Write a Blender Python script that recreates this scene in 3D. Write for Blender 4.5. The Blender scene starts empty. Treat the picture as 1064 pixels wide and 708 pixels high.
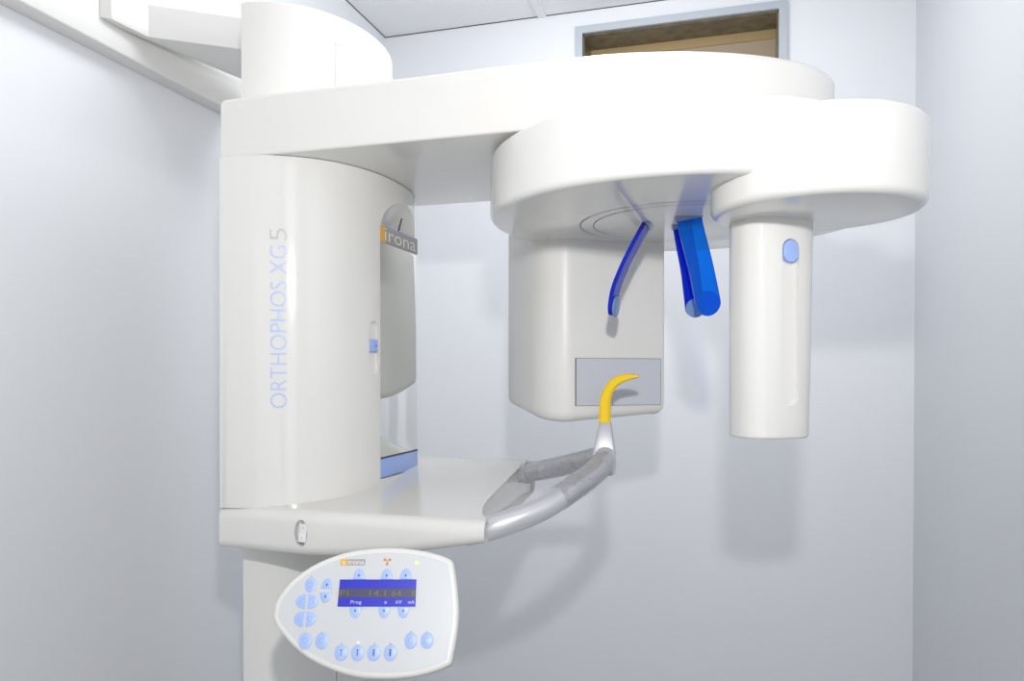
import bpy, bmesh, math, random
from mathutils import Vector, Matrix
from math import sin, cos, pi, radians, sqrt, hypot

random.seed(4)
SC = bpy.context.scene
COL = SC.collection
H = 1.45                       # lens height above the floor; z values below are metres above/below the lens
YAW = math.atan(234 / 800)     # the camera looks 16 degrees left of the back wall's normal
CA, SA = cos(YAW), sin(YAW)
FWD = Vector((-SA, CA, 0)); RGT = Vector((CA, SA, 0)); UP = Vector((0, 0, 1))

# ------------------------------------------------------------------ materials
def mat(name, col, rough=0.4, metal=0.0, coat=0.0, spec=0.5, noise=None, bump=None, trans=0.0, emit=None, ior=1.5):
    m = bpy.data.materials.new(name); m.use_nodes = True
    nt = m.node_tree; b = nt.nodes['Principled BSDF']
    b.inputs['Base Color'].default_value = (*col, 1)
    b.inputs['Roughness'].default_value = rough
    b.inputs['Metallic'].default_value = metal
    b.inputs['Coat Weight'].default_value = coat
    b.inputs['Coat Roughness'].default_value = 0.03
    b.inputs['Specular IOR Level'].default_value = spec
    b.inputs['Transmission Weight'].default_value = trans
    b.inputs['IOR'].default_value = ior
    if emit:
        b.inputs['Emission Color'].default_value = (*emit[0], 1)
        b.inputs['Emission Strength'].default_value = emit[1]
    tc = nt.nodes.new('ShaderNodeTexCoord')
    if noise:
        sc, amt = noise
        n = nt.nodes.new('ShaderNodeTexNoise'); n.inputs['Scale'].default_value = sc; n.inputs['Detail'].default_value = 5
        nt.links.new(tc.outputs['Object'], n.inputs['Vector'])
        mx = nt.nodes.new('ShaderNodeMix'); mx.data_type = 'RGBA'
        mx.inputs['A'].default_value = (*[c * (1 - amt) for c in col], 1)
        mx.inputs['B'].default_value = (*[min(1, c * (1 + amt)) for c in col], 1)
        nt.links.new(n.outputs['Fac'], mx.inputs['Factor'])
        nt.links.new(mx.outputs['Result'], b.inputs['Base Color'])
    if bump:
        sc, st = bump
        n2 = nt.nodes.new('ShaderNodeTexNoise'); n2.inputs['Scale'].default_value = sc; n2.inputs['Detail'].default_value = 4
        nt.links.new(tc.outputs['Object'], n2.inputs['Vector'])
        bp = nt.nodes.new('ShaderNodeBump'); bp.inputs['Strength'].default_value = st; bp.inputs['Distance'].default_value = 0.004
        nt.links.new(n2.outputs['Fac'], bp.inputs['Height'])
        nt.links.new(bp.outputs['Normal'], b.inputs['Normal'])
    return m

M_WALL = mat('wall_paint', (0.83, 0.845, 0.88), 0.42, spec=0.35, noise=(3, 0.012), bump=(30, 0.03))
M_WALLR = mat('wall_paint_dimmed', (0.68, 0.70, 0.735), 0.42, spec=0.35, noise=(3, 0.012), bump=(30, 0.03))  # wall paint darkened: the right wall's dimmer light is put into its colour
M_CEIL = mat('ceiling_tile', (0.88, 0.89, 0.91), 0.8, noise=(40, 0.015))
M_TBAR = mat('ceiling_runner', (0.82, 0.84, 0.86), 0.4)
M_FLOOR = mat('floor_vinyl', (0.86, 0.855, 0.84), 0.35, noise=(12, 0.06))
M_WHITE = mat('machine_gloss', (0.79, 0.782, 0.757), 0.10, coat=0.12, noise=(6, 0.006))
M_WHITE2 = mat('machine_satin', (0.80, 0.792, 0.765), 0.38, noise=(6, 0.006))
M_RAIL = mat('rail_enamel', (0.78, 0.775, 0.755), 0.35, noise=(8, 0.01))
M_CAV = mat('recess_plastic', (0.68, 0.67, 0.63), 0.3)
M_BLUEPALE = mat('pale_blue_plastic', (0.36, 0.50, 0.93), 0.3)
M_LETTER = mat('pale_blue_print', (0.47, 0.60, 0.97), 0.35)
M_GREYLET = mat('pale_grey_print', (0.55, 0.55, 0.57), 0.35)
M_MIRROR = mat('mirror_glass', (0.93, 0.94, 0.91), 0.01, metal=1.0)
M_PLATE = mat('name_plate_grey', (0.42, 0.385, 0.385), 0.3)
M_ORANGE = mat('plate_orange', (0.90, 0.47, 0.03), 0.3)
M_PRINTW = mat('print_white', (0.88, 0.88, 0.88), 0.4)
M_DARK = mat('dark_gap', (0.05, 0.05, 0.055), 0.5)
M_SEAM = mat('seam_line', (0.40, 0.39, 0.36), 0.5)
M_RING = mat('ring_gap', (0.10, 0.095, 0.085), 0.5)
M_SILVER = mat('silver_paint', (0.66, 0.665, 0.70), 0.30, metal=0.45, noise=(60, 0.03))
M_SILVER2 = mat('silver_satin', (0.56, 0.56, 0.60), 0.42, metal=0.3)
M_YELLOW = mat('yellow_plastic', (0.93, 0.62, 0.002), 0.25, noise=(30, 0.03))
M_GLASSPLATE = mat('window_plate_grey', (0.60, 0.62, 0.68), 0.22)
M_CONSOLE = mat('console_foil', (0.66, 0.68, 0.70), 0.35)
M_BUTTON = mat('button_blue', (0.42, 0.56, 0.90), 0.35)
M_ICON = mat('icon_blue', (0.05, 0.08, 0.42), 0.4)
M_DISP = mat('display_blue', (0.035, 0.04, 0.58), 0.3)
M_LCD = mat('lcd_grey', (0.085, 0.08, 0.15), 0.3)
M_LCDT = mat('lcd_characters', (0.19, 0.175, 0.12), 0.4)
M_DISPT = mat('display_print', (0.62, 0.66, 0.92), 0.4)
M_GREEN = mat('green_lamp', (0.6, 0.85, 0.1), 0.3, emit=((0.75, 1.0, 0.12), 1.3))
M_RED = mat('red_lamp', (0.9, 0.5, 0.5), 0.3, emit=((1.0, 0.42, 0.42), 0.75))
M_LEDOFF = mat('lamp_off', (0.52, 0.54, 0.56), 0.4)
M_ALU = mat('aluminium_frame', (0.50, 0.545, 0.60), 0.4, metal=0.15)
M_STONE = mat('brown_stone', (0.165, 0.138, 0.09), 0.25, noise=(30, 0.75))
M_TAN = mat('tan_board', (0.40, 0.285, 0.135), 0.5, noise=(9, 0.06))
M_TAN2 = mat('tan_blind', (0.42, 0.33, 0.235), 0.6, noise=(9, 0.05))
M_SWITCH = mat('switch_white', (0.82, 0.82, 0.84), 0.3)

def blue_glass(name, col, dens):
    """see-through coloured plastic: coloured transparency under a glossy skin plus some body colour"""
    m = bpy.data.materials.new(name); m.use_nodes = True
    nt = m.node_tree; nt.nodes.remove(nt.nodes['Principled BSDF']); out = nt.nodes['Material Output']
    tr = nt.nodes.new('ShaderNodeBsdfTransparent'); tr.inputs['Color'].default_value = (*col, 1)
    df = nt.nodes.new('ShaderNodeBsdfTranslucent'); df.inputs['Color'].default_value = (*col, 1)
    d2 = nt.nodes.new('ShaderNodeBsdfDiffuse'); d2.inputs['Color'].default_value = (*col, 1)
    m0 = nt.nodes.new('ShaderNodeMixShader'); m0.inputs['Fac'].default_value = 0.7
    m1 = nt.nodes.new('ShaderNodeMixShader'); m1.inputs['Fac'].default_value = dens
    gl = nt.nodes.new('ShaderNodeBsdfGlossy'); gl.inputs['Roughness'].default_value = 0.06
    fr = nt.nodes.new('ShaderNodeFresnel'); fr.inputs['IOR'].default_value = 1.45
    m2 = nt.nodes.new('ShaderNodeMixShader')
    L = nt.links.new
    L(df.outputs[0], m0.inputs[1]); L(d2.outputs[0], m0.inputs[2])
    L(tr.outputs[0], m1.inputs[1]); L(m0.outputs[0], m1.inputs[2])
    L(fr.outputs[0], m2.inputs['Fac']); L(m1.outputs[0], m2.inputs[1]); L(gl.outputs[0], m2.inputs[2])
    L(m2.outputs[0], out.inputs['Surface'])
    return m
M_BLADE = blue_glass('bright_blue_plastic', (0.006, 0.40, 1.0), 0.25)
M_BLADE2 = blue_glass('deep_blue_plastic', (0.012, 0.045, 0.80), 0.65)
M_PAD = blue_glass('pale_blue_pad', (0.33, 0.52, 0.86), 0.75)
M_CLAMP = blue_glass('clear_clamp', (0.72, 0.81, 0.95), 0.5)

def film(name):
    m = bpy.data.materials.new(name); m.use_nodes = True
    nt = m.node_tree; nt.nodes.remove(nt.nodes['Principled BSDF']); out = nt.nodes['Material Output']
    tr = nt.nodes.new('ShaderNodeBsdfTransparent'); tr.inputs['Color'].default_value = (0.975, 0.975, 0.975, 1)
    gl = nt.nodes.new('ShaderNodeBsdfGlossy'); gl.inputs['Roughness'].default_value = 0.12
    tc = nt.nodes.new('ShaderNodeTexCoord')
    n = nt.nodes.new('ShaderNodeTexNoise'); n.inputs['Scale'].default_value = 55; n.inputs['Detail'].default_value = 3
    bp = nt.nodes.new('ShaderNodeBump'); bp.inputs['Strength'].default_value = 1.0; bp.inputs['Distance'].default_value = 0.012
    mx = nt.nodes.new('ShaderNodeMixShader'); mx.inputs['Fac'].default_value = 0.30
    L = nt.links.new
    L(tc.outputs['Object'], n.inputs['Vector']); L(n.outputs['Fac'], bp.inputs['Height']); L(bp.outputs['Normal'], gl.inputs['Normal'])
    L(tr.outputs[0], mx.inputs[1]); L(gl.outputs[0], mx.inputs[2]); L(mx.outputs[0], out.inputs['Surface'])
    return m
M_FILM = film('clear_film')

# ------------------------------------------------------------------ object helpers
ROOT_LOC = {}
def put(o, parent=None):
    COL.objects.link(o)
    if parent is not None:
        o.parent = parent
        if parent.type == 'EMPTY':
            o.matrix_parent_inverse = Matrix.Translation(parent.location).inverted()
    return o

def finish(name, bm, material, parent=None, smooth=32, mats=None):
    bmesh.ops.recalc_face_normals(bm, faces=bm.faces)
    if all(e.is_manifold for e in bm.edges) and bm.calc_volume(signed=True) < 0: bmesh.ops.reverse_faces(bm, faces=bm.faces)
    me = bpy.data.meshes.new(name); bm.to_mesh(me); bm.free()
    for f in me.polygons: f.use_smooth = True
    me.set_sharp_from_angle(angle=radians(smooth))
    for m in (mats or [material]): me.materials.append(m)
    return put(bpy.data.objects.new(name, me), parent)

def thing(name, label, cat, loc, group=None):
    o = bpy.data.objects.new(name, None); o.location = loc; o.empty_display_size = 0.1
    COL.objects.link(o); o['label'] = label; o['category'] = cat
    if group: o['group'] = group
    return o

def struct(o):
    o['kind'] = 'structure'; return o

def offset_poly(pts, d):
    """inset a closed counter-clockwise outline by d"""
    n = len(pts); out = []
    for i in range(n):
        p0, p1, p2 = Vector(pts[i - 1]), Vector(pts[i]), Vector(pts[(i + 1) % n])
        e1 = (p1 - p0); e2 = (p2 - p1)
        if e1.length < 1e-9: e1 = e2
        if e2.length < 1e-9: e2 = e1
        e1.normalize(); e2.normalize()
        n1 = Vector((-e1.y, e1.x)); n2 = Vector((-e2.y, e2.x))
        k = max(0.35, 1 + n1.dot(n2))
        q = p1 + (n1 + n2) * (d / k)
        out.append((q.x, q.y))
    return out

def prism(bm, pts, z0, z1, r0=0.0, r1=0.0, seg=6, M=None, mi=0):
    """closed prism over outline pts with rounded lower (r0) and upper (r1) edges"""
    a = sum(pts[i - 1][0] * pts[i][1] - pts[i][0] * pts[i - 1][1] for i in range(len(pts)))
    if a < 0: pts = pts[::-1]
    rings = []
    if r0 > 0:
        for k in range(seg + 1):
            t = pi / 2 * k / seg
            rings.append((r0 * (1 - sin(t)), z0 + r0 * (1 - cos(t))))
    else: rings.append((0, z0))
    if r1 > 0:
        for k in range(seg + 1):
            t = pi / 2 * k / seg
            rings.append((r1 * (1 - cos(t)), z1 - r1 * (1 - sin(t))))
    else: rings.append((0, z1))
    vv = []
    for d, z in rings:
        o = offset_poly(pts, d) if d > 1e-9 else pts
        vv.append([bm.verts.new(M @ Vector((x, y, z)) if M else (x, y, z)) for x, y in o])
    n = len(pts)
    for A, B in zip(vv, vv[1:]):
        for i in range(n):
            f = bm.faces.new((A[i], A[(i + 1) % n], B[(i + 1) % n], B[i])); f.material_index = mi
    f = bm.faces.new(vv[0][::-1]); f.material_index = mi
    f = bm.faces.new(vv[-1]); f.material_index = mi

def circle(cx, cy, r, n=64, ry=None):
    ry = ry or r
    return [(cx + r * cos(2 * pi * i / n), cy + ry * sin(2 * pi * i / n)) for i in range(n)]

def rrect(x0, x1, y0, y1, r, seg=6):
    out = []
    for cx, cy, a in ((x1 - r, y1 - r, 0), (x0 + r, y1 - r, pi / 2), (x0 + r, y0 + r, pi), (x1 - r, y0 + r, 3 * pi / 2)):
        for k in range(seg + 1):
            t = a + pi / 2 * k / seg; out.append((cx + r * cos(t), cy + r * sin(t)))
    return out

def capsule(w, h, seg=10):
    """upright stadium outline centred at the origin"""
    r = w / 2; s = h / 2 - r; out = []
    for k in range(seg + 1): t = pi * k / seg; out.append((r * cos(t), s + r * sin(t)))
    for k in range(seg + 1): t = pi + pi * k / seg; out.append((r * cos(t), -s + r * sin(t)))
    return out

def box(bm, x0, x1, y0, y1, z0, z1, b=0.0, M=None, mi=0):
    if b > 0: prism(bm, rrect(x0, x1, y0, y1, b, 3), z0, z1, b, b, 3, M, mi)
    else: prism(bm, [(x0, y0), (x1, y0), (x1, y1), (x0, y1)], z0, z1, M=M, mi=mi)

def smooth_path(P, n=12):
    """Catmull-Rom through points"""
    P = [Vector(p) for p in P]; Q = [P[0] * 2 - P[1]] + P + [P[-1] * 2 - P[-2]]; out = []
    for i in range(1, len(Q) - 2):
        for k in range(n):
            t = k / n; a, b, c, d = Q[i - 1], Q[i], Q[i + 1], Q[i + 2]
            out.append(0.5 * ((2 * b) + (c - a) * t + (2 * a - 5 * b + 4 * c - d) * t * t + (3 * b - a - 3 * c + d) * t ** 3))
    out.append(P[-1]); return out

def tube(bm, path, rad, n=24, cap=True, ref=None, prof=None, round_end=False):
    """sweep a circle (or a profile list of (a,b)) along a path; rad is a number or f(t)"""
    N = len(path); rings = []; ref = Vector(ref or (0, 0, 1))
    for i, p in enumerate(path):
        T = (path[min(i + 1, N - 1)] - path[max(i - 1, 0)]).normalized()
        S = T.cross(ref).normalized(); U = S.cross(T).normalized()
        r = rad(i / (N - 1)) if callable(rad) else rad
        pr = prof(i / (N - 1)) if prof else [(r * cos(2 * pi * k / n), r * sin(2 * pi * k / n)) for k in range(n)]
        rings.append([bm.verts.new(p + S * a + U * b) for a, b in pr])
    m = len(rings[0])
    for A, B in zip(rings, rings[1:]):
        for k in range(m): bm.faces.new((A[k], A[(k + 1) % m], B[(k + 1) % m], B[k]))
    if cap: bm.faces.new(rings[0][::-1]); bm.faces.new(rings[-1])

def boolean(o, cutter, op='DIFFERENCE'):
    md = o.modifiers.new('cut', 'BOOLEAN'); md.object = cutter; md.operation = op; md.solver = 'EXACT'
    dg = bpy.context.evaluated_depsgraph_get(); dg.update()
    me = bpy.data.meshes.new_from_object(o.evaluated_get(dg))
    o.modifiers.clear(); old = o.data; o.data = me; me.name = old.name
    me.set_sharp_from_angle(angle=radians(32))
    bpy.data.objects.remove(cutter)

def temp(bm):
    bmesh.ops.recalc_face_normals(bm, faces=bm.faces)
    me = bpy.data.meshes.new('cutter'); bm.to_mesh(me); bm.free()
    o = bpy.data.objects.new('cutter', me); COL.objects.link(o); return o

def text_mesh(body, size=1.0, thin=0.0, extrude=0.0, res=4):
    cu = bpy.data.curves.new('txt', 'FONT'); cu.body = body; cu.size = size; cu.offset = thin
    cu.extrude = extrude; cu.resolution_u = res
    o = bpy.data.objects.new('txt', cu); COL.objects.link(o)
    dg = bpy.context.evaluated_depsgraph_get(); dg.update()
    me = bpy.data.meshes.new_from_object(o.evaluated_get(dg))
    bpy.data.objects.remove(o)
    return me

def text_fit(bm, body, x0, x1, y0, y1, fn, thin=0.0, mi=0, cuts=0, keep=False):
    """add flat lettering; its box is scaled to x0..x1, y0..y1 and fn maps (x,y) to a 3-D point"""
    me = text_mesh(body, 1.0, thin)
    xs = [v.co.x for v in me.vertices]; ys = [v.co.y for v in me.vertices]
    ax, bx, ay, by = min(xs), max(xs), min(ys), max(ys)
    t = bmesh.new(); t.from_mesh(me)
    if cuts: bmesh.ops.subdivide_edges(t, edges=t.edges, cuts=cuts, use_grid_fill=True)
    mp = {}
    for v in t.verts:
        mp[v] = bm.verts.new(fn(x0 + (v.co.x - ax) / (bx - ax) * (x1 - x0), y0 + (v.co.y - ay) / (by - ay) * (y1 - y0)))
    for f in t.faces:
        try: g = bm.faces.new([mp[v] for v in f.verts]); g.material_index = mi
        except ValueError: pass
    t.free()

def finish_flat(name, bm, mats, parent):
    me = bpy.data.meshes.new(name); bm.to_mesh(me); bm.free()
    for m in mats: me.materials.append(m)
    return put(bpy.data.objects.new(name, me), parent)

# ------------------------------------------------------------------ the room
XL, XR, YB, YF, ZC = -1.05, 0.437, 2.19, -1.6, H + 1.047
T = 0.12
bm = bmesh.new(); box(bm, XL - T, XR + T, YF - T, YB + T, -0.1, 0); struct(finish('floor', bm, M_FLOOR))
bm = bmesh.new(); box(bm, XL - T, XR + T, YF - T, YB + T, ZC, ZC + 0.1); struct(finish('ceiling', bm, M_CEIL))
bm = bmesh.new(); box(bm, XL - T, XL, YF - T, YB + T, 0, ZC - 0.002); struct(finish('wall_left', bm, M_WALL))
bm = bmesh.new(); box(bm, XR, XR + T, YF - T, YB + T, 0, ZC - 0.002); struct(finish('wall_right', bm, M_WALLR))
bm = bmesh.new(); box(bm, XL, XR, YF - T, YF, 0, ZC - 0.002); struct(finish('wall_front', bm, M_WALL))
# back wall with the opening for the high window
WX0, WX1, WZ0, WZ1 = -0.428, 0.104, H + 0.60, H + 0.978
bm = bmesh.new()
for a in ((XL, WX0, 0, ZC - 0.002), (WX1, XR, 0, ZC - 0.002), (WX0, WX1, 0, WZ0), (WX0, WX1, WZ1, ZC - 0.002)):
    box(bm, a[0], a[1], YB, YB + T, a[2], a[3])
bmesh.ops.remove_doubles(bm, verts=bm.verts, dist=1e-5)
struct(finish('wall_back', bm, M_WALL))
# ceiling runners and the dark shadow gap along the walls
bm = bmesh.new()
for x in (-0.548,): box(bm, x - 0.012, x + 0.012, YF, YB, ZC - 0.005, ZC + 0.001)
struct(finish('trim_1', bm, M_TBAR))
bm = bmesh.new()
box(bm, XL, XR, YB - 0.002, YB + 0.001, ZC - 0.002, ZC + 0.001)
box(bm, XL - 0.001, XL + 0.002, YF, YB, ZC - 0.002, ZC + 0.001)
struct(finish('trim_2', bm, M_DARK))
# window
win = bpy.data.objects.new('window_1', None); win.location = ((WX0 + WX1) / 2, YB, WZ0); COL.objects.link(win); struct(win)
bm = bmesh.new(); fw = 0.021
for a in ((WX0 - fw, WX1 + fw, WZ1, WZ1 + fw), (WX0 - fw, WX1 + fw, WZ0 - fw, WZ0), (WX0 - fw, WX0, WZ0, WZ1), (WX1, WX1 + fw, WZ0, WZ1)):
    box(bm, a[0], a[1], YB - 0.012, YB + 0.002, a[2], a[3])
finish('window_frame', bm, M_ALU, win)
bm = bmesh.new()
box(bm, WX0, WX1, YB + 0.002, YB + 0.105, WZ1 - 0.004, WZ1); box(bm, WX1 - 0.004, WX1, YB + 0.002, YB + 0.105, WZ0, WZ1)
box(bm, WX0, WX0 + 0.004, YB + 0.002, YB + 0.105, WZ0, WZ1); box(bm, WX0, WX1, YB + 0.002, YB + 0.105, WZ0, WZ0 + 0.004)
finish('window_reveal', bm, M_STONE, win)
bm = bmesh.new()
box(bm, WX0, WX1, YB + 0.105, YB + 0.118, WZ1 - 0.030, WZ1); box(bm, WX0, WX1, YB + 0.109, YB + 0.118, WZ0, WZ1 - 0.030, mi=1)
finish('window_panel', bm, None, win, mats=[M_TAN, M_TAN2])

# ------------------------------------------------------------------ wall rail with its bracket
rail = thing('wall_rail', 'long off-white steel mounting rail high on the left wall', 'rail', (XL, 1.1, H + 0.55))
bm = bmesh.new(); box(bm, XL, XL + 0.037, 0.2, 1.95, H + 0.55, H + 0.704, 0.003); finish('rail', bm, M_RAIL, rail)
bm = bmesh.new()
prism(bm, [(-1.012, 1.036), (-0.998, 1.045), (-0.989, 1.119), (-0.867, 1.206), (-0.715, 1.215), (-0.715, 1.42), (-0.930, 1.42), (-1.012, 1.085)],
      H + 0.591, H + 0.648, 0.002, 0.002, 2)
finish('bracket', bm, M_RAIL, rail)

# ------------------------------------------------------------------ the x-ray machine
XC, YC, AX, AY, PW = -0.71, 1.15, 0.182, 0.211, 2.3
mach = thing('xray_machine', 'tall glossy white dental panoramic x-ray machine standing on the floor by the left wall', 'x-ray machine', (XC, YC, 0))

def d_shape(ax, ay, back, n=64, xc=XC, yc=YC, p=2.0):
    q = 2 / p; out = []
    for i in range(n + 1):
        t = -pi / 2 + pi * i / n; c, s_ = cos(t), sin(t)
        out.append((xc + ax * max(0, c) ** q, yc + ay * math.copysign(abs(s_) ** q, s_)))
    return out + \
           [(xc - back, yc + ay), (xc - back, yc - ay)]

# inner column from floor to cap
bm = bmesh.new(); prism(bm, d_shape(0.137, 0.18, 0.003, 64, -0.7165, 1.185), 0, H + 0.563, 0, 0.004, 3)
col = finish('column', bm, M_WHITE2, mach)
# seams: a vertical joint and a joint round the front of the cap, a joint down the column
a0 = -0.615
def colpt(a, k=1.0): return Vector((-0.7165 + (0.137 * k) * cos(a), 1.185 + (0.18 * k) * sin(a), 0))
def seam_strip(bm, a1, a2, z1, z2, n):
    for i in range(n):
        b1 = a1 + (a2 - a1) * i / n; b2 = a1 + (a2 - a1) * (i + 1) / n
        p, q = colpt(b1, 1.003), colpt(b2, 1.003)
        bm.faces.new([bm.verts.new((p.x, p.y, z1)), bm.verts.new((q.x, q.y, z1)), bm.verts.new((q.x, q.y, z2)), bm.verts.new((p.x, p.y, z2))])
for a1, a2, z1, z2, k in ((a0, a0 + 0.006, H + 0.40, H + 0.519, 1), (a0, 0.9, H + 0.5185, H + 0.5193, 24), (a0, a0 + 0.008, 0.05, H - 0.25, 1)):
    bm = bmesh.new(); seam_strip(bm, a1, a2, z1, z2, k); bmesh.ops.remove_doubles(bm, verts=bm.verts, dist=1e-6)
    finish_flat('seam', bm, [M_SEAM], col)

# column cover with mirror pocket, scoop and slider slot
bm = bmesh.new(); prism(bm, d_shape(AX, AY, -0.0025, 128, p=PW), H - 0.19, H + 0.3115, 0.001, 0.001, 1)
cover = finish('column_cover', bm, M_WHITE, mach)
bm = bmesh.new(); box(bm, -0.5385, -0.40, 1.091, 1.50, H - 0.162, H + 0.233); boolean(cover, temp(bm))
bm = bmesh.new()
bmesh.ops.create_uvsphere(bm, u_segments=48, v_segments=24, radius=1)
for v in bm.verts: v.co = Vector((-0.507 + v.co.x * 0.045, 1.185 + v.co.y * 0.112, H + 0.226 + v.co.z * 0.064))
boolean(cover, temp(bm))
# slider slot at u~387: on the shoulder of the cover
sv = (YC - 1.075) / AY; su = (1 - sv ** PW) ** (1 / PW)
sp = Vector((XC + AX * su, 1.075, H + 0.041))
sn = Vector((su ** (PW - 1) / AX, -sv ** (PW - 1) / AY, 0)).normalized(); st = Vector((-sn.y, sn.x, 0))
MS = Matrix(((st.x, 0, sn.x, sp.x), (st.y, 0, sn.y, sp.y), (0, 1, 0, sp.z), (0, 0, 0, 1)))
bm = bmesh.new(); prism(bm, capsule(0.020, 0.083), -0.006, 0.02, M=MS); boolean(cover, temp(bm))
bm = bmesh.new(); prism(bm, rrect(-0.009, 0.009, -0.005, 0.014, 0.0015, 3), -0.006, 0.0012, 0, 0.001, 2, MS)
prism(bm, circle(0.004, 0.004, 0.0014, 12), 0.0, 0.0016, M=MS, mi=1)
finish('slider', bm, None, cover, mats=[M_BLUEPALE, M_ICON])
# lettering printed up the near side of the cover
def ell_y(x): return YC - AY * max(0, 1 - (max(0, x - XC) / AX) ** PW) ** (1 / PW)
def letter(x, y):        # x runs up the column, y (cap height) towards the wall
    X = -0.6145 - y
    n = Vector((((X - XC) / AX) ** (PW - 1) / AX, -((YC - ell_y(X)) / AY) ** (PW - 1) / AY, 0)).normalized() * 0.0009
    return (X + n.x, ell_y(X) + n.y, H + x)
bm = bmesh.new(); text_fit(bm, 'ORTHOPHOS XG', -0.0465, 0.1835, 0, 0.0205, letter, thin=-0.016, cuts=3)
finish_flat('lettering', bm, [M_LETTER], cover)
bm = bmesh.new(); text_fit(bm, '5', 0.1905, 0.208, 0, 0.0205, letter, thin=-0.016, cuts=3)
finish_flat('numeral', bm, [M_GREYLET], cover)
# slit in the scoop
bm = bmesh.new()
tube(bm, [Vector((-0.5425, 1.178, H + 0.236)), Vector((-0.5395, 1.187, H + 0.262))], 0.0012, 8)
finish('cable_slit', bm, M_DARK, cover)

# mirror, name plate, blue strip
bm = bmesh.new(); box(bm, -0.538, -0.5335, 1.093, 1.237, H - 0.129, H + 0.2085, 0.0006)
mirror = finish('mirror', bm, M_MIRROR, mach); mirror['label'] = 'tall flat mirror set in the front of the column'
bm = bmesh.new(); box(bm, -0.538, -0.5332, 1.0925, 1.2385, H - 0.1315, H - 0.129)
finish('mirror_edge', bm, M_DARK, mirror)
bm = bmesh.new(); box(bm, -0.538, -0.533, 1.093, 1.238, H - 0.161, H - 0.1315, 0.001)
finish('base_strip', bm, M_BLUEPALE, mirror)
bm = bmesh.new()
PX = -0.533
box(bm, -0.538, PX, 1.110, 1.238, H + 0.209, H + 0.2345); box(bm, -0.538, PX, 1.092, 1.110, H + 0.209, H + 0.2345, mi=1)
box(bm, -0.538, PX, 1.092, 1.238, H + 0.2345, H + 0.236, mi=3)
f = lambda x, y: (PX + 0.0004, x, H + y)
text_fit(bm, 'irona', 1.1085, 1.229, 0.2125, 0.232, f, thin=-0.004, mi=2)
finish('name_plate', bm, None, mirror, mats=[M_PLATE, M_ORANGE, M_PRINTW, M_BLUEPALE])

# upper arm: straight beam with a round end
ay0, ay1 = 0.948, 1.320; ar = (ay1 - ay0) / 2; acy = (ay0 + ay1) / 2; acx, al, ap = -0.19, 0.316, 1.85
pts = [(-0.716, ay0 + 0.004)] + [(acx + al * max(0, cos(-pi / 2 + pi * i / 72)) ** (2 / ap), acy + ar * math.copysign(abs(sin(-pi / 2 + pi * i / 72)) ** (2 / ap), i - 36)) for i in range(73)] + [(-0.716, ay1)]
bm = bmesh.new(); prism(bm, pts, H + 0.312, H + 0.400, 0.004, 0.011, 5)
arm = finish('upper_arm', bm, M_WHITE, mach)

# rotor: round plate turning under the arm
RX, RY, RR = -0.079, 1.120, 0.2695
bm = bmesh.new(); prism(bm, circle(RX, RY, RR, 128), H + 0.218, H + 0.305, 0.009, 0.008, 5)
prism(bm, circle(RX, RY + 0.015, 0.15, 64), H + 0.30, H + 0.315)
rotor = finish('rotor', bm, M_WHITE, mach)
bm = bmesh.new()
def ring(bm, cx, cy, r, w, z, n=96, a0=0, a1=2 * pi):
    for i in range(n):
        a, b = a0 + (a1 - a0) * i / n, a0 + (a1 - a0) * (i + 1) / n
        bm.faces.new([bm.verts.new((cx + q * cos(t), cy + q * sin(t), z)) for q, t in ((r, a), (r, b), (r + w, b), (r + w, a))])
ring(bm, -0.075, 1.135, 0.128, 0.0014, H + 0.2174)
finish_flat('bearing_ring', bm, [M_RING], rotor)
bm = bmesh.new(); ring(bm, -0.075, 1.135, 0.147, 0.0014, H + 0.2174)
finish_flat('bearing_ring', bm, [M_RING], rotor)

# sensor end: round puck under the rotor's right edge, sensor box below it
bm = bmesh.new(); prism(bm, circle(0.0865, 0.965, 0.118, 96), H + 0.187, H + 0.2835, 0.010, 0.008, 5)
puck = finish('sensor_arm', bm, M_WHITE, mach)
E1 = Vector((0.57, -0.82, 0)).normalized(); E2 = Vector((-E1.y, E1.x, 0))
SCN = Vector((0.0395, 1.004, 0))
def sens_outline(a, b, n=72, p=2.6):
    out = []
    for i in range(n):
        t = 2 * pi * i / n; c, s = cos(t), sin(t)
        q = E2 * (a * abs(c) ** (2 / p) * (1 if c > 0 else -1)) + E1 * (b * abs(s) ** (2 / p) * (1 if s > 0 else -1))
        out.append((SCN.x + q.x, SCN.y + q.y))
    return out
bm = bmesh.new(); prism(bm, sens_outline(0.0495, 0.039), H - 0.0765, H + 0.1875, 0.004, 0.0, 4)
for v in bm.verts:
    t_ = (H + 0.1875 - v.co.z) / 0.264; l_ = (v.co - SCN).dot(RGT)
    v.co -= RGT * (l_ * 0.055 * t_ + 0.0020 * t_)
sens = finish('sensor_housing', bm, M_WHITE, mach)
gd = (E1 * 0.75 + E2 * 0.66).normalized(); gt = Vector((-gd.y, gd.x, 0))
gd = E1.copy(); gt = E2.copy()
go = SCN + gt * -0.001 + gd * 0.0388; go.z = H + 0.062
MG = Matrix(((gt.x, 0, gd.x, go.x), (gt.y, 0, gd.y, go.y), (0, 1, 0, go.z), (0, 0, 0, 1)))
bm = bmesh.new(); prism(bm, capsule(0.024, 0.20), -0.0055, 0.03, M=MG); boolean(sens, temp(bm))
bm = bmesh.new(); prism(bm, [(x, y + 0.0855) for x, y in capsule(0.0205, 0.027)], -0.0035, 0.0015, 0, 0.001, 3, MG)
finish('release_button', bm, M_BLUEPALE, sens)

# tube housing behind the patient position
O = Vector((-0.075, 1.145, 0))
def loc(e1, e2): p = O + E1 * e1 + E2 * e2; return (p.x, p.y)
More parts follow.
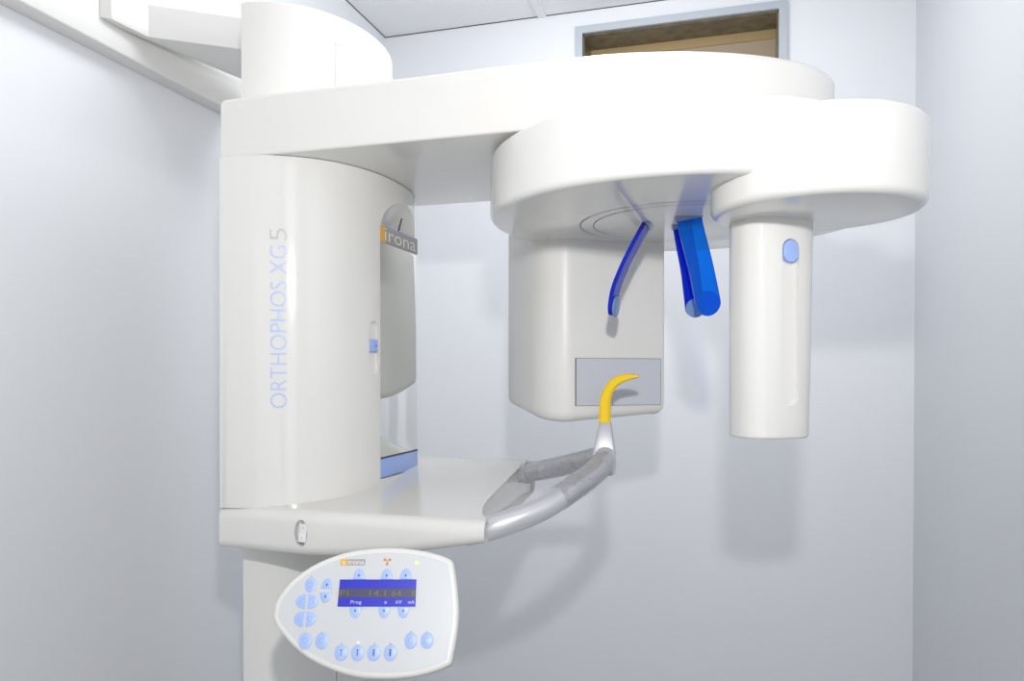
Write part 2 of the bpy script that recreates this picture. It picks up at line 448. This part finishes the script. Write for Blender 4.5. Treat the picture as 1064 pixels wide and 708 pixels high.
# outline in (e1,e2): flat front, big rounded corner on the left, rounded on the right
raw = []
def arc(c1, c2, r1, r2, a, b, n=10):
    for i in range(n + 1):
        t = a + (b - a) * i / n; raw.append((c1 + r1 * cos(t), c2 + r2 * sin(t)))
arc(-0.163, 0.0515, 0.008, 0.008, 0, pi / 2, 5)
arc(-0.60, 0.037, 0.02, 0.02, pi / 2, pi, 5)
arc(-0.595, -0.040, 0.025, 0.025, pi, 1.45 * pi, 5)
raw.append((-0.37, -0.146))
arc(-0.222, -0.108, 0.067, 0.047, 1.5 * pi, 2 * pi, 10)
pts = [loc(a, b) for a, b in raw]
bm = bmesh.new(); prism(bm, pts, H - 0.078, H + 0.30, 0.018, 0.01, 5)
for v in bm.verts:
    if v.co.z < H:
        q = v.co - O; v.co.z += max(0, -0.155 - q.dot(E1)) * 0.10 + max(0, q.dot(E2) + 0.12) * 0.07
tubeh = finish('tube_housing', bm, M_WHITE2, mach)
MT = Matrix(((E2.x, 0, E1.x, O.x + E1.x * -0.155), (E2.y, 0, E1.y, O.y + E1.y * -0.155), (0, 1, 0, H), (0, 0, 0, 1)))
bm = bmesh.new(); box(bm, -0.1045, 0.0505, -0.0495, 0.0275, -0.001, 0.0007, M=MT)
fr = finish('window_surround', bm, M_DARK, tubeh)
bm = bmesh.new(); box(bm, -0.103, 0.0495, -0.0488, 0.0268, 0, 0.0012, M=MT)
wp = finish('beam_window', bm, M_GLASSPLATE, tubeh); wp['label'] = 'grey rectangular window plate on the tube housing'

# head supports: blue see-through blades hanging from the rotor centre
def blade(name, path, w, th, side, material, pad=None, pad_dir=1, clamp=True, r_end=True):
    """strip along path, width along 'side', rounded lower end"""
    path = smooth_path(path, 14); N = len(path)
    L = [0]
    for a, b in zip(path, path[1:]): L.append(L[-1] + (b - a).length)
    side = Vector(side).normalized(); bm = bmesh.new(); rings = []
    # add extra stations near the end for a round tip
    st = []
    for s in [L[-1] * k / 30 for k in range(28)] + [L[-1] - w / 2 + w / 2 * sin(pi / 2 * k / 8) * 0.999 for k in range(9)]:
        st.append(min(s, L[-1]))
    st = sorted(set(st))
    for s in st:
        i = max(j for j in range(N) if L[j] <= s + 1e-12); i = min(i, N - 2)
        t = (s - L[i]) / (L[i + 1] - L[i]); p = path[i].lerp(path[i + 1], t)
        T = (path[i + 1] - path[i]).normalized(); Nn = T.cross(side).normalized(); S = Nn.cross(T).normalized()
        rem = L[-1] - s; hw = w / 2
        if rem < w / 2: hw = sqrt(max(1e-8, (w / 2) ** 2 - (w / 2 - rem) ** 2))
        hw = max(hw, 0.0006)
        rings.append([bm.verts.new(p + S * (hw * a) + Nn * (th / 2 * b)) for a, b in ((-1, -1), (0, -1), (1, -1), (1, 1), (0, 1), (-1, 1))])
    for A, B in zip(rings, rings[1:]):
        for k in range(6): bm.faces.new((A[k], A[(k + 1) % 6], B[(k + 1) % 6], B[k]))
    bm.faces.new(rings[0][::-1]); bm.faces.new(rings[-1])
    o = finish(name, bm, material, mach, smooth=40)
    T = (path[-1] - path[-3]).normalized(); Nn = T.cross(side).normalized(); S = Nn.cross(T).normalized()
    if pad:
        c = path[-1] - T * (w / 2 - 0.001) + Nn * (pad_dir * (th / 2 + 0.0015))
        MP = Matrix(((S.x, T.x, Nn.x, c.x), (S.y, T.y, Nn.y, c.y), (S.z, T.z, Nn.z, c.z), (0, 0, 0, 1)))
        b2 = bmesh.new(); prism(b2, circle(0, 0, w / 2 * 1.02, 32), -0.001, 0.0025, 0.0005, 0.001, 3, MP)
        finish('end_pad', b2, pad, o)
    if clamp:
        T = (path[2] - path[0]).normalized(); Nn = T.cross(side).normalized(); S = Nn.cross(T).normalized()
        c = path[0] + T * 0.004
        MP = Matrix(((S.x, Nn.x, T.x, c.x), (S.y, Nn.y, T.y, c.y), (S.z, Nn.z, T.z, c.z), (0, 0, 0, 1)))
        b2 = bmesh.new(); box(b2, -w / 2 - 0.0015, w / 2 + 0.0015, -th / 2 - 0.0025, th / 2 + 0.0025, -0.006, 0.005, 0.001, MP)
        finish('clamp', b2, M_CLAMP, o)
    return o
b = blade('head_support', [(-0.122, 1.118, H + 0.222), (-0.136, 1.115, H + 0.197), (-0.1545, 1.111, H + 0.160), (-0.169, 1.108, H + 0.122), (-0.1745, 1.107, H + 0.086)],
          0.030, 0.0060, (0.10, 0.98, 0.0), M_BLADE2, pad=M_PAD, pad_dir=1)
b['label'] = 'deep blue head support blade seen almost edge-on, pale pad at its tip'
b = blade('head_support', [(-0.078, 1.145, H + 0.222), (-0.073, 1.147, H + 0.19), (-0.066, 1.150, H + 0.15), (-0.0585, 1.153, H + 0.085)],
          0.027, 0.004, (CA, SA, 0.0), M_BLADE2, pad=M_PAD, pad_dir=1)
b['label'] = 'deep blue head support blade half hidden behind the bright one'
b = blade('head_support', [(-0.0655, 1.085, H + 0.222), (-0.060, 1.085, H + 0.195), (-0.049, 1.087, H + 0.15), (-0.0355, 1.090, H + 0.083)],
          0.034, 0.005, (CA, SA, 0.0), M_BLADE, pad=M_BLADE, pad_dir=-1)
b['label'] = 'bright blue head support blade with rounded tip facing the camera'

# lower arm carrying the handles
def xend(y):
    tt = (y - 0.925) / (1.38 - 0.925)
    return -0.308 - 0.026 * (1 - math.exp(-max(0, tt - 0.05) / 0.06)) - 0.024 * tt
def zbot(x): 
    t = min(1, max(0, (x + 0.60) / 0.295)); return -0.2485 + 0.040 * t * t * (1.2 - 0.2 * t)
def section(x):
    zb = zbot(x); out = []
    y0, y1 = 0.927, 1.375
    top = lambda y: -0.187 + 0.105 * (y - 0.94)
    th = top(y0 + 0.012) - zb
    q = min(0.014, 0.42 * th); r = min(0.018, 0.52 * th); zf = top(1.30) - 0.028; qf = min(0.014, 0.6 * (zf - zb))
    for k in range(9):           # near lower corner
        t = pi / 2 * k / 8; out.append((y0 + q * (1 - sin(t)), zb + q * (1 - cos(t))))
    for k in range(9):           # near upper corner
        t = pi / 2 * k / 8; out.append((y0 + r * (1 - cos(t)), top(y0 + r) - r * (1 - sin(t))))
    for k in range(1, 12): y = y0 + r + (1.30 - y0 - r) * k / 12; out.append((y, top(y)))
    for k in range(9):           # far shoulder
        t = pi / 2 * k / 8; out.append((1.30 + 0.075 * sin(t), top(1.30) - 0.028 * (1 - cos(t))))
    for k in range(9):
        t = pi / 2 * k / 8; out.append((y1 - qf * (1 - cos(t)), zb + qf * (1 - sin(t))))
    return out
bm = bmesh.new(); rings = []
NX = 40
for i in range(NX + 1):
    s = i / NX; xm = -0.712 + s * (-0.33 + 0.712)
    sec = section(xm)
    rings.append([bm.verts.new((-0.712 + s * (xend(y) + 0.712) + 0.004 * 0, y + (0.012 * (1 - min(1, s * 2.5)) if y < 0.96 else 0), H + z)) for y, z in sec])
m = len(rings[0])
for A, B in zip(rings, rings[1:]):
    for k in range(m): bm.faces.new((A[k], A[(k + 1) % m], B[(k + 1) % m], B[k]))
bm.faces.new(rings[0][::-1])
# end face with a raised rim and a sunk middle
cy = 1.13; cz = -0.19
rims = [rings[-1]]
for ky, kz, dx in ((0.985, 0.93, 0.0005), (0.975, 0.90, 0.005), (0.8, 0.75, 0.005), (0.6, 0.55, 0.005), (0.4, 0.35, 0.005), (0.2, 0.15, 0.005)):
    rim = []
    for y, z in section(-0.33):
        yi = cy + (y - cy) * ky; rim.append(bm.verts.new((xend(yi) - dx, yi, H + cz + (z - cz) * kz)))
    rims.append(rim)
for A, B in zip(rims, rims[1:]):
    for k in range(m): bm.faces.new((A[k], A[(k + 1) % m], B[(k + 1) % m], B[k]))
mid = bm.verts.new((xend(cy) - 0.005, cy, H + cz))
for k in range(m): bm.faces.new((rims[-1][k], rims[-1][(k + 1) % m], mid))
larm = finish('chin_rest_arm', bm, M_WHITE, mach, smooth=40)
# switch recess on its near side
so = Vector((-0.573, 0.930, H - 0.2165)); 
MR = Matrix(((1, 0, 0, so.x), (0, 0, -1, so.y), (0, 1, 0, so.z), (0, 0, 0, 1)))
bm = bmesh.new(); prism(bm, circle(0, 0, 0.0105, 40, 0.018), -0.008, 0.02, M=MR); boolean(larm, temp(bm))
bm = bmesh.new()
prism(bm, [(-0.0025, -0.0085), (0.0088, -0.0085), (0.0088, 0.0125), (-0.0025, 0.0125)], -0.008, 0.0008, 0, 0.0006, 2, MR)
MR2 = MR @ Matrix.Rotation(radians(-14), 4, 'X')
prism(bm, [(-0.0025, -0.0125), (0.0088, -0.0125), (0.0088, 0.0), (-0.0025, 0.0)], -0.006, 0.0022, 0, 0.0006, 2, MR2)
prism(bm, circle(0.0036, 0.0075, 0.0010, 12), -0.001, 0.0012, M=MR, mi=1)
prism(bm, circle(0.0033, -0.0065, 0.0011, 12), 0.001, 0.0026, M=MR2, mi=1)
finish('power_switch', bm, None, larm, mats=[M_SWITCH, M_LEDOFF])

# handles: a silver loop gripped by the patient, wrapped in clear film
near = smooth_path([(-0.345, 0.962, H - 0.211), (-0.304, 0.960, H - 0.1985), (-0.252, 0.988, H - 0.179), (-0.211, 1.033, H - 0.152), (-0.190, 1.082, H - 0.133), (-0.188, 1.135, H - 0.123)], 12)
far = smooth_path([(-0.395, 1.278, H - 0.176), (-0.348, 1.2655, H - 0.167), (-0.290, 1.247, H - 0.154), (-0.236, 1.208, H - 0.137), (-0.194, 1.155, H - 0.124)], 12)
def tube_round(path, r):
    bm = bmesh.new()
    def rr(t):
        n = len(path) - 1; return r
    tube(bm, path, r, 28)
    e = path[-1]; bmesh.ops.create_uvsphere(bm, u_segments=28, v_segments=14, radius=r, matrix=Matrix.Translation(e))
    return bm
hn = finish('handle', tube_round(near, 0.0163), M_SILVER, mach); hn['label'] = 'silver hand grip curving up nearest the camera'
hf = finish('handle', tube_round(far, 0.0155), M_SILVER, mach); hf['label'] = 'silver hand grip on the far side'
for hd, path, r, a, b_ in ((hn, near, 0.0163, 0.50, 0.92), (hf, far, 0.0155, 0.28, 0.96)):
    bm = bmesh.new(); n = len(path); sub = path[int(a * n):int(b_ * n)]
    tube(bm, sub, lambda t: r + 0.0009 + 0.0012 * random.random(), 28, cap=False)
    finish('film_sleeve', bm, M_FILM, hd, smooth=180)
bm = bmesh.new(); i0 = 12
tube(bm, [far[12], far[13], far[14]], 0.0185, 28); finish('collar', bm, M_SILVER2, hf)

# silver holder of the bite block
HX, HY = -0.190, 1.150
bm = bmesh.new()
Mh = Matrix.Translation((HX, HY, 0)) @ Matrix.Rotation(radians(8), 4, 'Z')
rg = []
for z, wx0, wx1, wy in ((-0.150, -0.010, 0.010, 0.012), (-0.146, -0.015, 0.014, 0.017), (-0.135, -0.0195, 0.0165, 0.019), (-0.118, -0.0195, 0.0155, 0.018), (-0.072, -0.0088, 0.0088, 0.009), (-0.071, -0.008, 0.008, 0.0082)):
    rg.append([bm.verts.new(Mh @ Vector((x, y, H + z))) for x, y in rrect(wx0, wx1, -wy, wy, 0.003, 3)])
for A, B in zip(rg, rg[1:]):
    for k in range(len(A)): bm.faces.new((A[k], A[(k + 1) % len(A)], B[(k + 1) % len(A)], B[k]))
bm.faces.new(rg[0][::-1]); bm.faces.new(rg[-1])
finish('bite_holder', bm, M_SILVER2, mach, smooth=40)

# ------------------------------------------------------------------ control panel
BETA = radians(25); TP = 0.90
PN = (-FWD * cos(BETA) + UP * sin(BETA)).normalized(); PU = (UP * cos(BETA) + FWD * sin(BETA)).normalized()
PO = FWD * TP + RGT * ((380 - 532) / 800 * TP) + UP * (H + (390 - 638) / 800 * TP)
MPN = Matrix(((RGT.x, PU.x, PN.x, PO.x), (RGT.y, PU.y, PN.y, PO.y), (RGT.z, PU.z, PN.z, PO.z), (0, 0, 0, 1)))
def pc(zx, zy):
    """panel coordinates of a point measured on an enlarged view of the panel"""
    u, v = 270 + zx * 0.20913, 560 + zy * 0.20904
    d = FWD + RGT * ((u - 532) / 800) + UP * ((390 - v) / 800)
    C = Vector((0, 0, H)); k = (PO - C).dot(PN) / d.dot(PN); p = C + d * k - PO
    return (p.dot(RGT), p.dot(PU))
outl = [(60, 390), (66, 345), (80, 305), (130, 235), (200, 172), (300, 113), (420, 70), (540, 50), (670, 45), (800, 58), (900, 83), (950, 105), (962, 120), (975, 200), (987, 330), (985, 430), (970, 530), (954, 620), (943, 634), (900, 655), (800, 685), (700, 700), (600, 703), (500, 697), (400, 675), (300, 635), (220, 590), (150, 530), (95, 465), (70, 425)]
P2 = [Vector((*pc(x, y), 0)) for x, y in outl]
sm = []
n = len(P2)
for i in range(n):
    a, b_, c, d = P2[i - 1], P2[i], P2[(i + 1) % n], P2[(i + 2) % n]
    k_ = 1 if i in (11, 12, 16, 17, 18) else 4
    for j in range(k_):
        t = j / k_
        q = 0.5 * ((2 * b_) + (c - a) * t + (2 * a - 5 * b_ + 4 * c - d) * t * t + (3 * b_ - a - 3 * c + d) * t ** 3)
        sm.append((q.x, q.y))
sm = sm[::-1]
bm = bmesh.new(); prism(bm, sm, -0.026, 0.0, 0.006, 0.0045, 5, MPN)
panel = finish('control_panel', bm, M_WHITE2, mach)
panel['label'] = 'tilted white control panel with blue buttons'
bm = bmesh.new(); prism(bm, offset_poly([p for p in (sm if sum(sm[i-1][0]*sm[i][1]-sm[i][0]*sm[i-1][1] for i in range(len(sm)))>0 else sm[::-1])], 0.0065), -0.001, 0.0004, 0, 0, 2, MPN)
finish('front_foil', bm, M_CONSOLE, panel)
# neck behind the panel up to the lower arm
bm = bmesh.new(); tube(bm, [PO - PN * 0.02, PO - PN * 0.06 + UP * 0.005, Vector((PO.x - 0.06, 1.02, H - 0.262)), Vector((PO.x - 0.065, 1.05, H - 0.24))], 0.022, 20)
finish('panel_neck', bm, M_WHITE2, mach)

SX = 0.20913 * TP / 800; Z0 = 0.0004
def half(zx, zy, rx, ry, kind):
    """button outline: full oval or a half dome ('U' up, 'D' down, 'L' left, 'R' right)"""
    cx, cy = pc(zx, zy); rx *= SX; ry *= SX * 1.0
    if kind == 'O': return [(cx + rx * cos(2 * pi * i / 32), cy + ry * sin(2 * pi * i / 32)) for i in range(32)]
    a = {'U': 0, 'L': pi / 2, 'D': pi, 'R': -pi / 2}[kind]
    return [(cx + rx * cos(a + pi * i / 20), cy + ry * sin(a + pi * i / 20)) for i in range(21)]
def flat(bm, poly, z, mi):
    f = bm.faces.new([bm.verts.new(MPN @ Vector((x, y, z))) for x, y in poly]); f.material_index = mi
    f.normal_update()
    if f.normal.dot(PN) < 0: f.normal_flip()
def arrow(cx, cy, s, up):
    k = 1 if up else -1
    return [(cx - s, cy - k * s * 0.3), (cx + s, cy - k * s * 0.3), (cx, cy + k * s * 1.3)]
def icon(bm, kind, cx, cy):
    z = Z0 + 0.0011; s = 0.0015
    if kind in ('up', 'down'):
        flat(bm, arrow(cx, cy, s, kind == 'up'), z, 1)
        k = -1 if kind == 'up' else 1
        flat(bm, [(cx - .0004, cy + k * .0004), (cx + .0004, cy + k * .0004), (cx + .0004, cy + k * .002), (cx - .0004, cy + k * .002)], z, 1)
    elif kind.startswith('man'):
        w = (0.0004, 0.0007, 0.001, 0.0013)[int(kind[3])]
        flat(bm, [(cx - w * .6, cy - .0038), (cx + w * .6, cy - .0038), (cx + w, cy + .001), (cx - w, cy + .001)], z, 1)
        flat(bm, circle(cx, cy + .0026, .0007 + w * .5, 12), z, 1)
    else:            # thin line symbol: an open ring, dented or slanted
        n = 20; r = 0.0026
        sk = {'ring': 0, 'arcl': 0.5, 'arcr': -0.5, 'jaw': 0.2, 'pad': -0.2}[kind]
        a0, a1 = {'ring': (0, 2 * pi), 'arcl': (0.8, 5.4), 'arcr': (-2.3, 2.3), 'jaw': (0.6, 6.0), 'pad': (-0.4, 5.1)}[kind]
        for i in range(n):
            a, b = a0 + (a1 - a0) * i / n, a0 + (a1 - a0) * (i + 1) / n
            flat(bm, [(cx + q * cos(t) + sk * q * sin(t), cy + q * sin(t)) for q, t in ((r, a), (r + .0004, a), (r + .0004, b), (r, b))], z, 2)
M_ICON2 = mat('icon_soft_blue', (0.22, 0.33, 0.72), 0.4)
def button(zx, zy, rx, ry, kind, ic, off=(0, 0)):
    bm = bmesh.new(); prism(bm, half(zx, zy, rx, ry, kind), Z0 - 0.0003, Z0 + 0.001, 0, 0.0006, 2, MPN)
    cx, cy = pc(zx, zy)
    icon(bm, ic, cx + off[0], cy + off[1])
    return finish('button', bm, None, panel, mats=[M_BUTTON, M_ICON, M_ICON2])
button(250, 234, 29, 36, 'O', 'ring')
button(330, 252, 29, 50, 'U', 'up', (0, .0044)); button(326, 270, 29, 52, 'D', 'down', (0, -.005))
button(226, 317, 51, 37, 'L', 'arcl', (-.0045, 0)); button(237, 317, 50, 36, 'R', 'arcr', (.0043, 0))
button(217, 404, 51, 38, 'L', 'jaw', (-.0045, 0)); button(228, 404, 48, 37, 'R', 'pad', (.0043, 0))
button(222, 513, 32, 40, 'O', 'pad'); button(304, 513, 31, 40, 'O', 'jaw')
for i, x in enumerate((401, 483, 564, 646)): button(x, 573, 32, 38, 'O', 'man%d' % i)
button(748, 512, 31, 39, 'O', 'ring'); button(829, 511, 32, 39, 'O', 'arcl')
for x in (490, 628, 723): button(x, 205, 30, 54, 'U', 'up', (0, .0042))
for x in (474, 617, 713): button(x, 342, 30, 56, 'D', 'down', (0, -.0047))
# display
def quad(bm, c4, z, mi): flat(bm, [pc(*c) for c in c4], z, mi)
DT = [(397, 207), (777, 207)]; DB = [(384, 342), (772, 342)]
def dpt(a, b):   # a across, b down
    x = (DT[0][0] + (DB[0][0] - DT[0][0]) * b) + a * ((DT[1][0] - DT[0][0]) * (1 - b) + (DB[1][0] - DB[0][0]) * b)
    return (x, 207 + 135 * b)
bm = bmesh.new()
prism(bm, [pc(*dpt(0, 1)), pc(*dpt(1, 1)), pc(*dpt(1, 0)), pc(*dpt(0, 0))], Z0 - 0.0002, Z0 + 0.0012, M=MPN)
quad(bm, [dpt(0, .335), dpt(1, .335), dpt(1, .675), dpt(0, .675)], Z0 + 0.0014, 1)
def dtxt(body, a0, a1, b0, b1, mi, thin=0.0):
    def fn(x, y):
        p = pc(*dpt(x, y)); return MPN @ Vector((p[0], p[1], Z0 + 0.0017))
    text_fit(bm, body, a0, a1, b1, b0, fn, thin=thin, mi=mi)
dtxt('P1', 0.02, 0.125, .40, .62, 2); dtxt('14.1', 0.40, 0.61, .40, .62, 2); dtxt('64', 0.69, 0.81, .40, .62, 2); dtxt('8', 0.945, 0.99, .40, .62, 2)
dtxt('Prog', 0.165, 0.305, .77, .945, 3); dtxt('s', 0.60, 0.632, .81, .90, 3); dtxt('kV', 0.75, 0.825, .77, .90, 3); dtxt('mA', 0.905, 0.985, .77, .90, 3)
ds = finish('display', bm, None, panel, mats=[M_DISP, M_LCD, M_LCDT, M_DISPT]); ds['label'] = 'small blue display with a grey band of digits'
# logo, radiation sign, lamps
bm = bmesh.new()
quad(bm, [(400, 105), (432, 105), (432, 136), (400, 136)], Z0 + 0.0003, 1); quad(bm, [(432, 105), (524, 105), (521, 136), (432, 136)], Z0 + 0.0003, 0)
def ltxt(body, x0, x1, y0, y1, mi):
    text_fit(bm, body, x0, x1, y1, y0, lambda x, y: MPN @ Vector((*pc(x, y), Z0 + 0.0005)), mi=mi)
ltxt('s', 410, 424, 113, 130, 2); ltxt('irona', 438, 517, 109, 130, 2)
finish_flat('logo', bm, [M_PLATE, M_ORANGE, M_PRINTW], panel)
M_SIGN = mat('sign_ochre', (0.62, 0.27, 0.03), 0.4)
bm = bmesh.new(); cx, cy = pc(632, 115)
for k in range(3):
    a = radians(30 + 120 * k)
    flat(bm, [(cx + q * cos(a + t), cy + q * sin(a + t)) for q, t in ((.0013, -.45), (.0047, -.45), (.0051, 0), (.0047, .45), (.0013, .45))], Z0 + 0.0003, 0)
flat(bm, circle(cx, cy, .0008, 12), Z0 + 0.0003, 0)
finish_flat('radiation_sign', bm, [M_SIGN], panel)
def lamp(x, y, r, m):
    bm = bmesh.new(); c = pc(x, y); prism(bm, circle(c[0], c[1], r, 16), Z0 - 0.0003, Z0 + 0.001, 0, 0.0005, 2, MPN)
    finish('indicator_lamp', bm, m, panel)
lamp(780, 122, 0.0017, M_GREEN); lamp(486, 522, 0.0016, M_RED)
for x, y in ((255, 190), (224, 470), (306, 470), (403, 527), (566, 527), (646, 527), (748, 467), (828, 467)): lamp(x, y, 0.001, M_LEDOFF)
bm = bmesh.new()
M_DOT = mat('speaker_dot', (0.70, 0.715, 0.74), 0.5)
for i in range(4):
    for j in range(10): flat(bm, circle(*pc(806 + i * 11, 215 + j * 13), 0.0006, 8), Z0 + 0.0003, 0)
finish_flat('speaker_holes', bm, [M_DOT], panel)

# ------------------------------------------------------------------ bite block (lifts out of the holder)
bm = bmesh.new()
bp = smooth_path([(HX - 0.001, HY, H - 0.078), (HX - 0.0005, HY, H - 0.045), (HX + 0.003, HY, H - 0.027), (HX + 0.013, HY, H - 0.012), (HX + 0.027, HY, H - 0.0045), (HX + 0.040, HY, H - 0.0022), (HX + 0.050, HY, H - 0.0015)], 10)
def bprof(t):
    if t < 0.55: w = 0.0085 - 0.0018 * t / 0.55
    else: w = 0.0067 - (t - 0.55) / 0.45 * 0.0037
    if t > 0.80: w = 0.0036
    if t > 0.90: w = 0.0022
    d = 0.006
    return [(w * a if False else d * b, w * a) for a, b in ((0.6, -1), (1, -0.6), (1, 0.6), (0.6, 1), (-0.6, 1), (-1, 0.6), (-1, -0.6), (-0.6, -1))]
tube(bm, bp, 0.005, ref=(-1, 0, 0.25), prof=bprof)
bite = finish('bite_block', bm, M_YELLOW)
bite['label'] = 'slim yellow curved bite block standing in the silver holder'; bite['category'] = 'bite block'

# ------------------------------------------------------------------ light
def area(name, loc, size, power, target, col=(1, 1, 1), sy=None, spread=None):
    L = bpy.data.lights.new(name, 'AREA'); L.energy = power; L.color = col
    if sy: L.shape = 'RECTANGLE'; L.size = size; L.size_y = sy
    else: L.shape = 'DISK'; L.size = size
    if spread: L.spread = spread
    o = bpy.data.objects.new(name, L); o.location = loc
    o.rotation_euler = (Vector(target) - Vector(loc)).to_track_quat('-Z', 'Y').to_euler(); COL.objects.link(o)
    return o
def bulb(name, loc, power, radius, col=(0.97, 0.985, 1.0)):
    L = bpy.data.lights.new(name, 'POINT'); L.energy = power; L.color = col; L.shadow_soft_size = radius
    o = bpy.data.objects.new(name, L); o.location = loc; COL.objects.link(o); return o
bulb('ceiling_batten', (-0.30, 1.55, ZC - 0.14), 5.4, 0.10)
area('ceiling_panel', (-0.28, 1.3, ZC - 0.02), 0.6, 4.2, (-0.28, 1.3, 0), (0.98, 0.99, 1.0), sy=0.6)
area('front_fill', (-0.3, YF + 0.03, 1.2), 1.3, 3.6, (-0.3, 2, 1.2), (0.985, 0.99, 1.0), sy=1.8)  # added fill light before the closed front wall, lifts fronts and undersides
area('side_fill', (XR - 0.03, -0.5, 1.4), 0.9, 4.8, (-3, 0.3, 1.4), (0.985, 0.99, 1.0), sy=1.8)  # added fill light behind the camera, brightens the tube housing; no opening here
fl = Vector((0.02, 0, H + 0.265))
area('camera_flash', fl, 0.04, 6.9, fl + FWD * 2 + UP * 0.3, (1.0, 0.985, 0.96), sy=0.04)

w = bpy.data.worlds.new('room_air'); w.use_nodes = True; SC.world = w
w.node_tree.nodes['Background'].inputs['Color'].default_value = (0.8, 0.85, 0.9, 1)
w.node_tree.nodes['Background'].inputs['Strength'].default_value = 0.3

# ------------------------------------------------------------------ camera
PITCH = radians(0.6)          # slightly downwards; the lens is shifted so the horizon stays where it was
cam = bpy.data.cameras.new('camera'); co = bpy.data.objects.new('camera', cam); COL.objects.link(co)
cam.sensor_width = 36; cam.sensor_fit = 'HORIZONTAL'; cam.lens = 800 / 1064 * 36
co.location = (0, 0, H); co.rotation_euler = (pi / 2 - PITCH, 0, YAW)
cam.shift_y = (390 + 800 * math.tan(PITCH) - 354) / 1064
cam.clip_start = 0.01
SC.camera = co
vs = SC.view_settings
vs.view_transform = 'Standard'; vs.look = 'None'; vs.exposure = 0.10; vs.gamma = 1.0; vs.use_curve_mapping = False
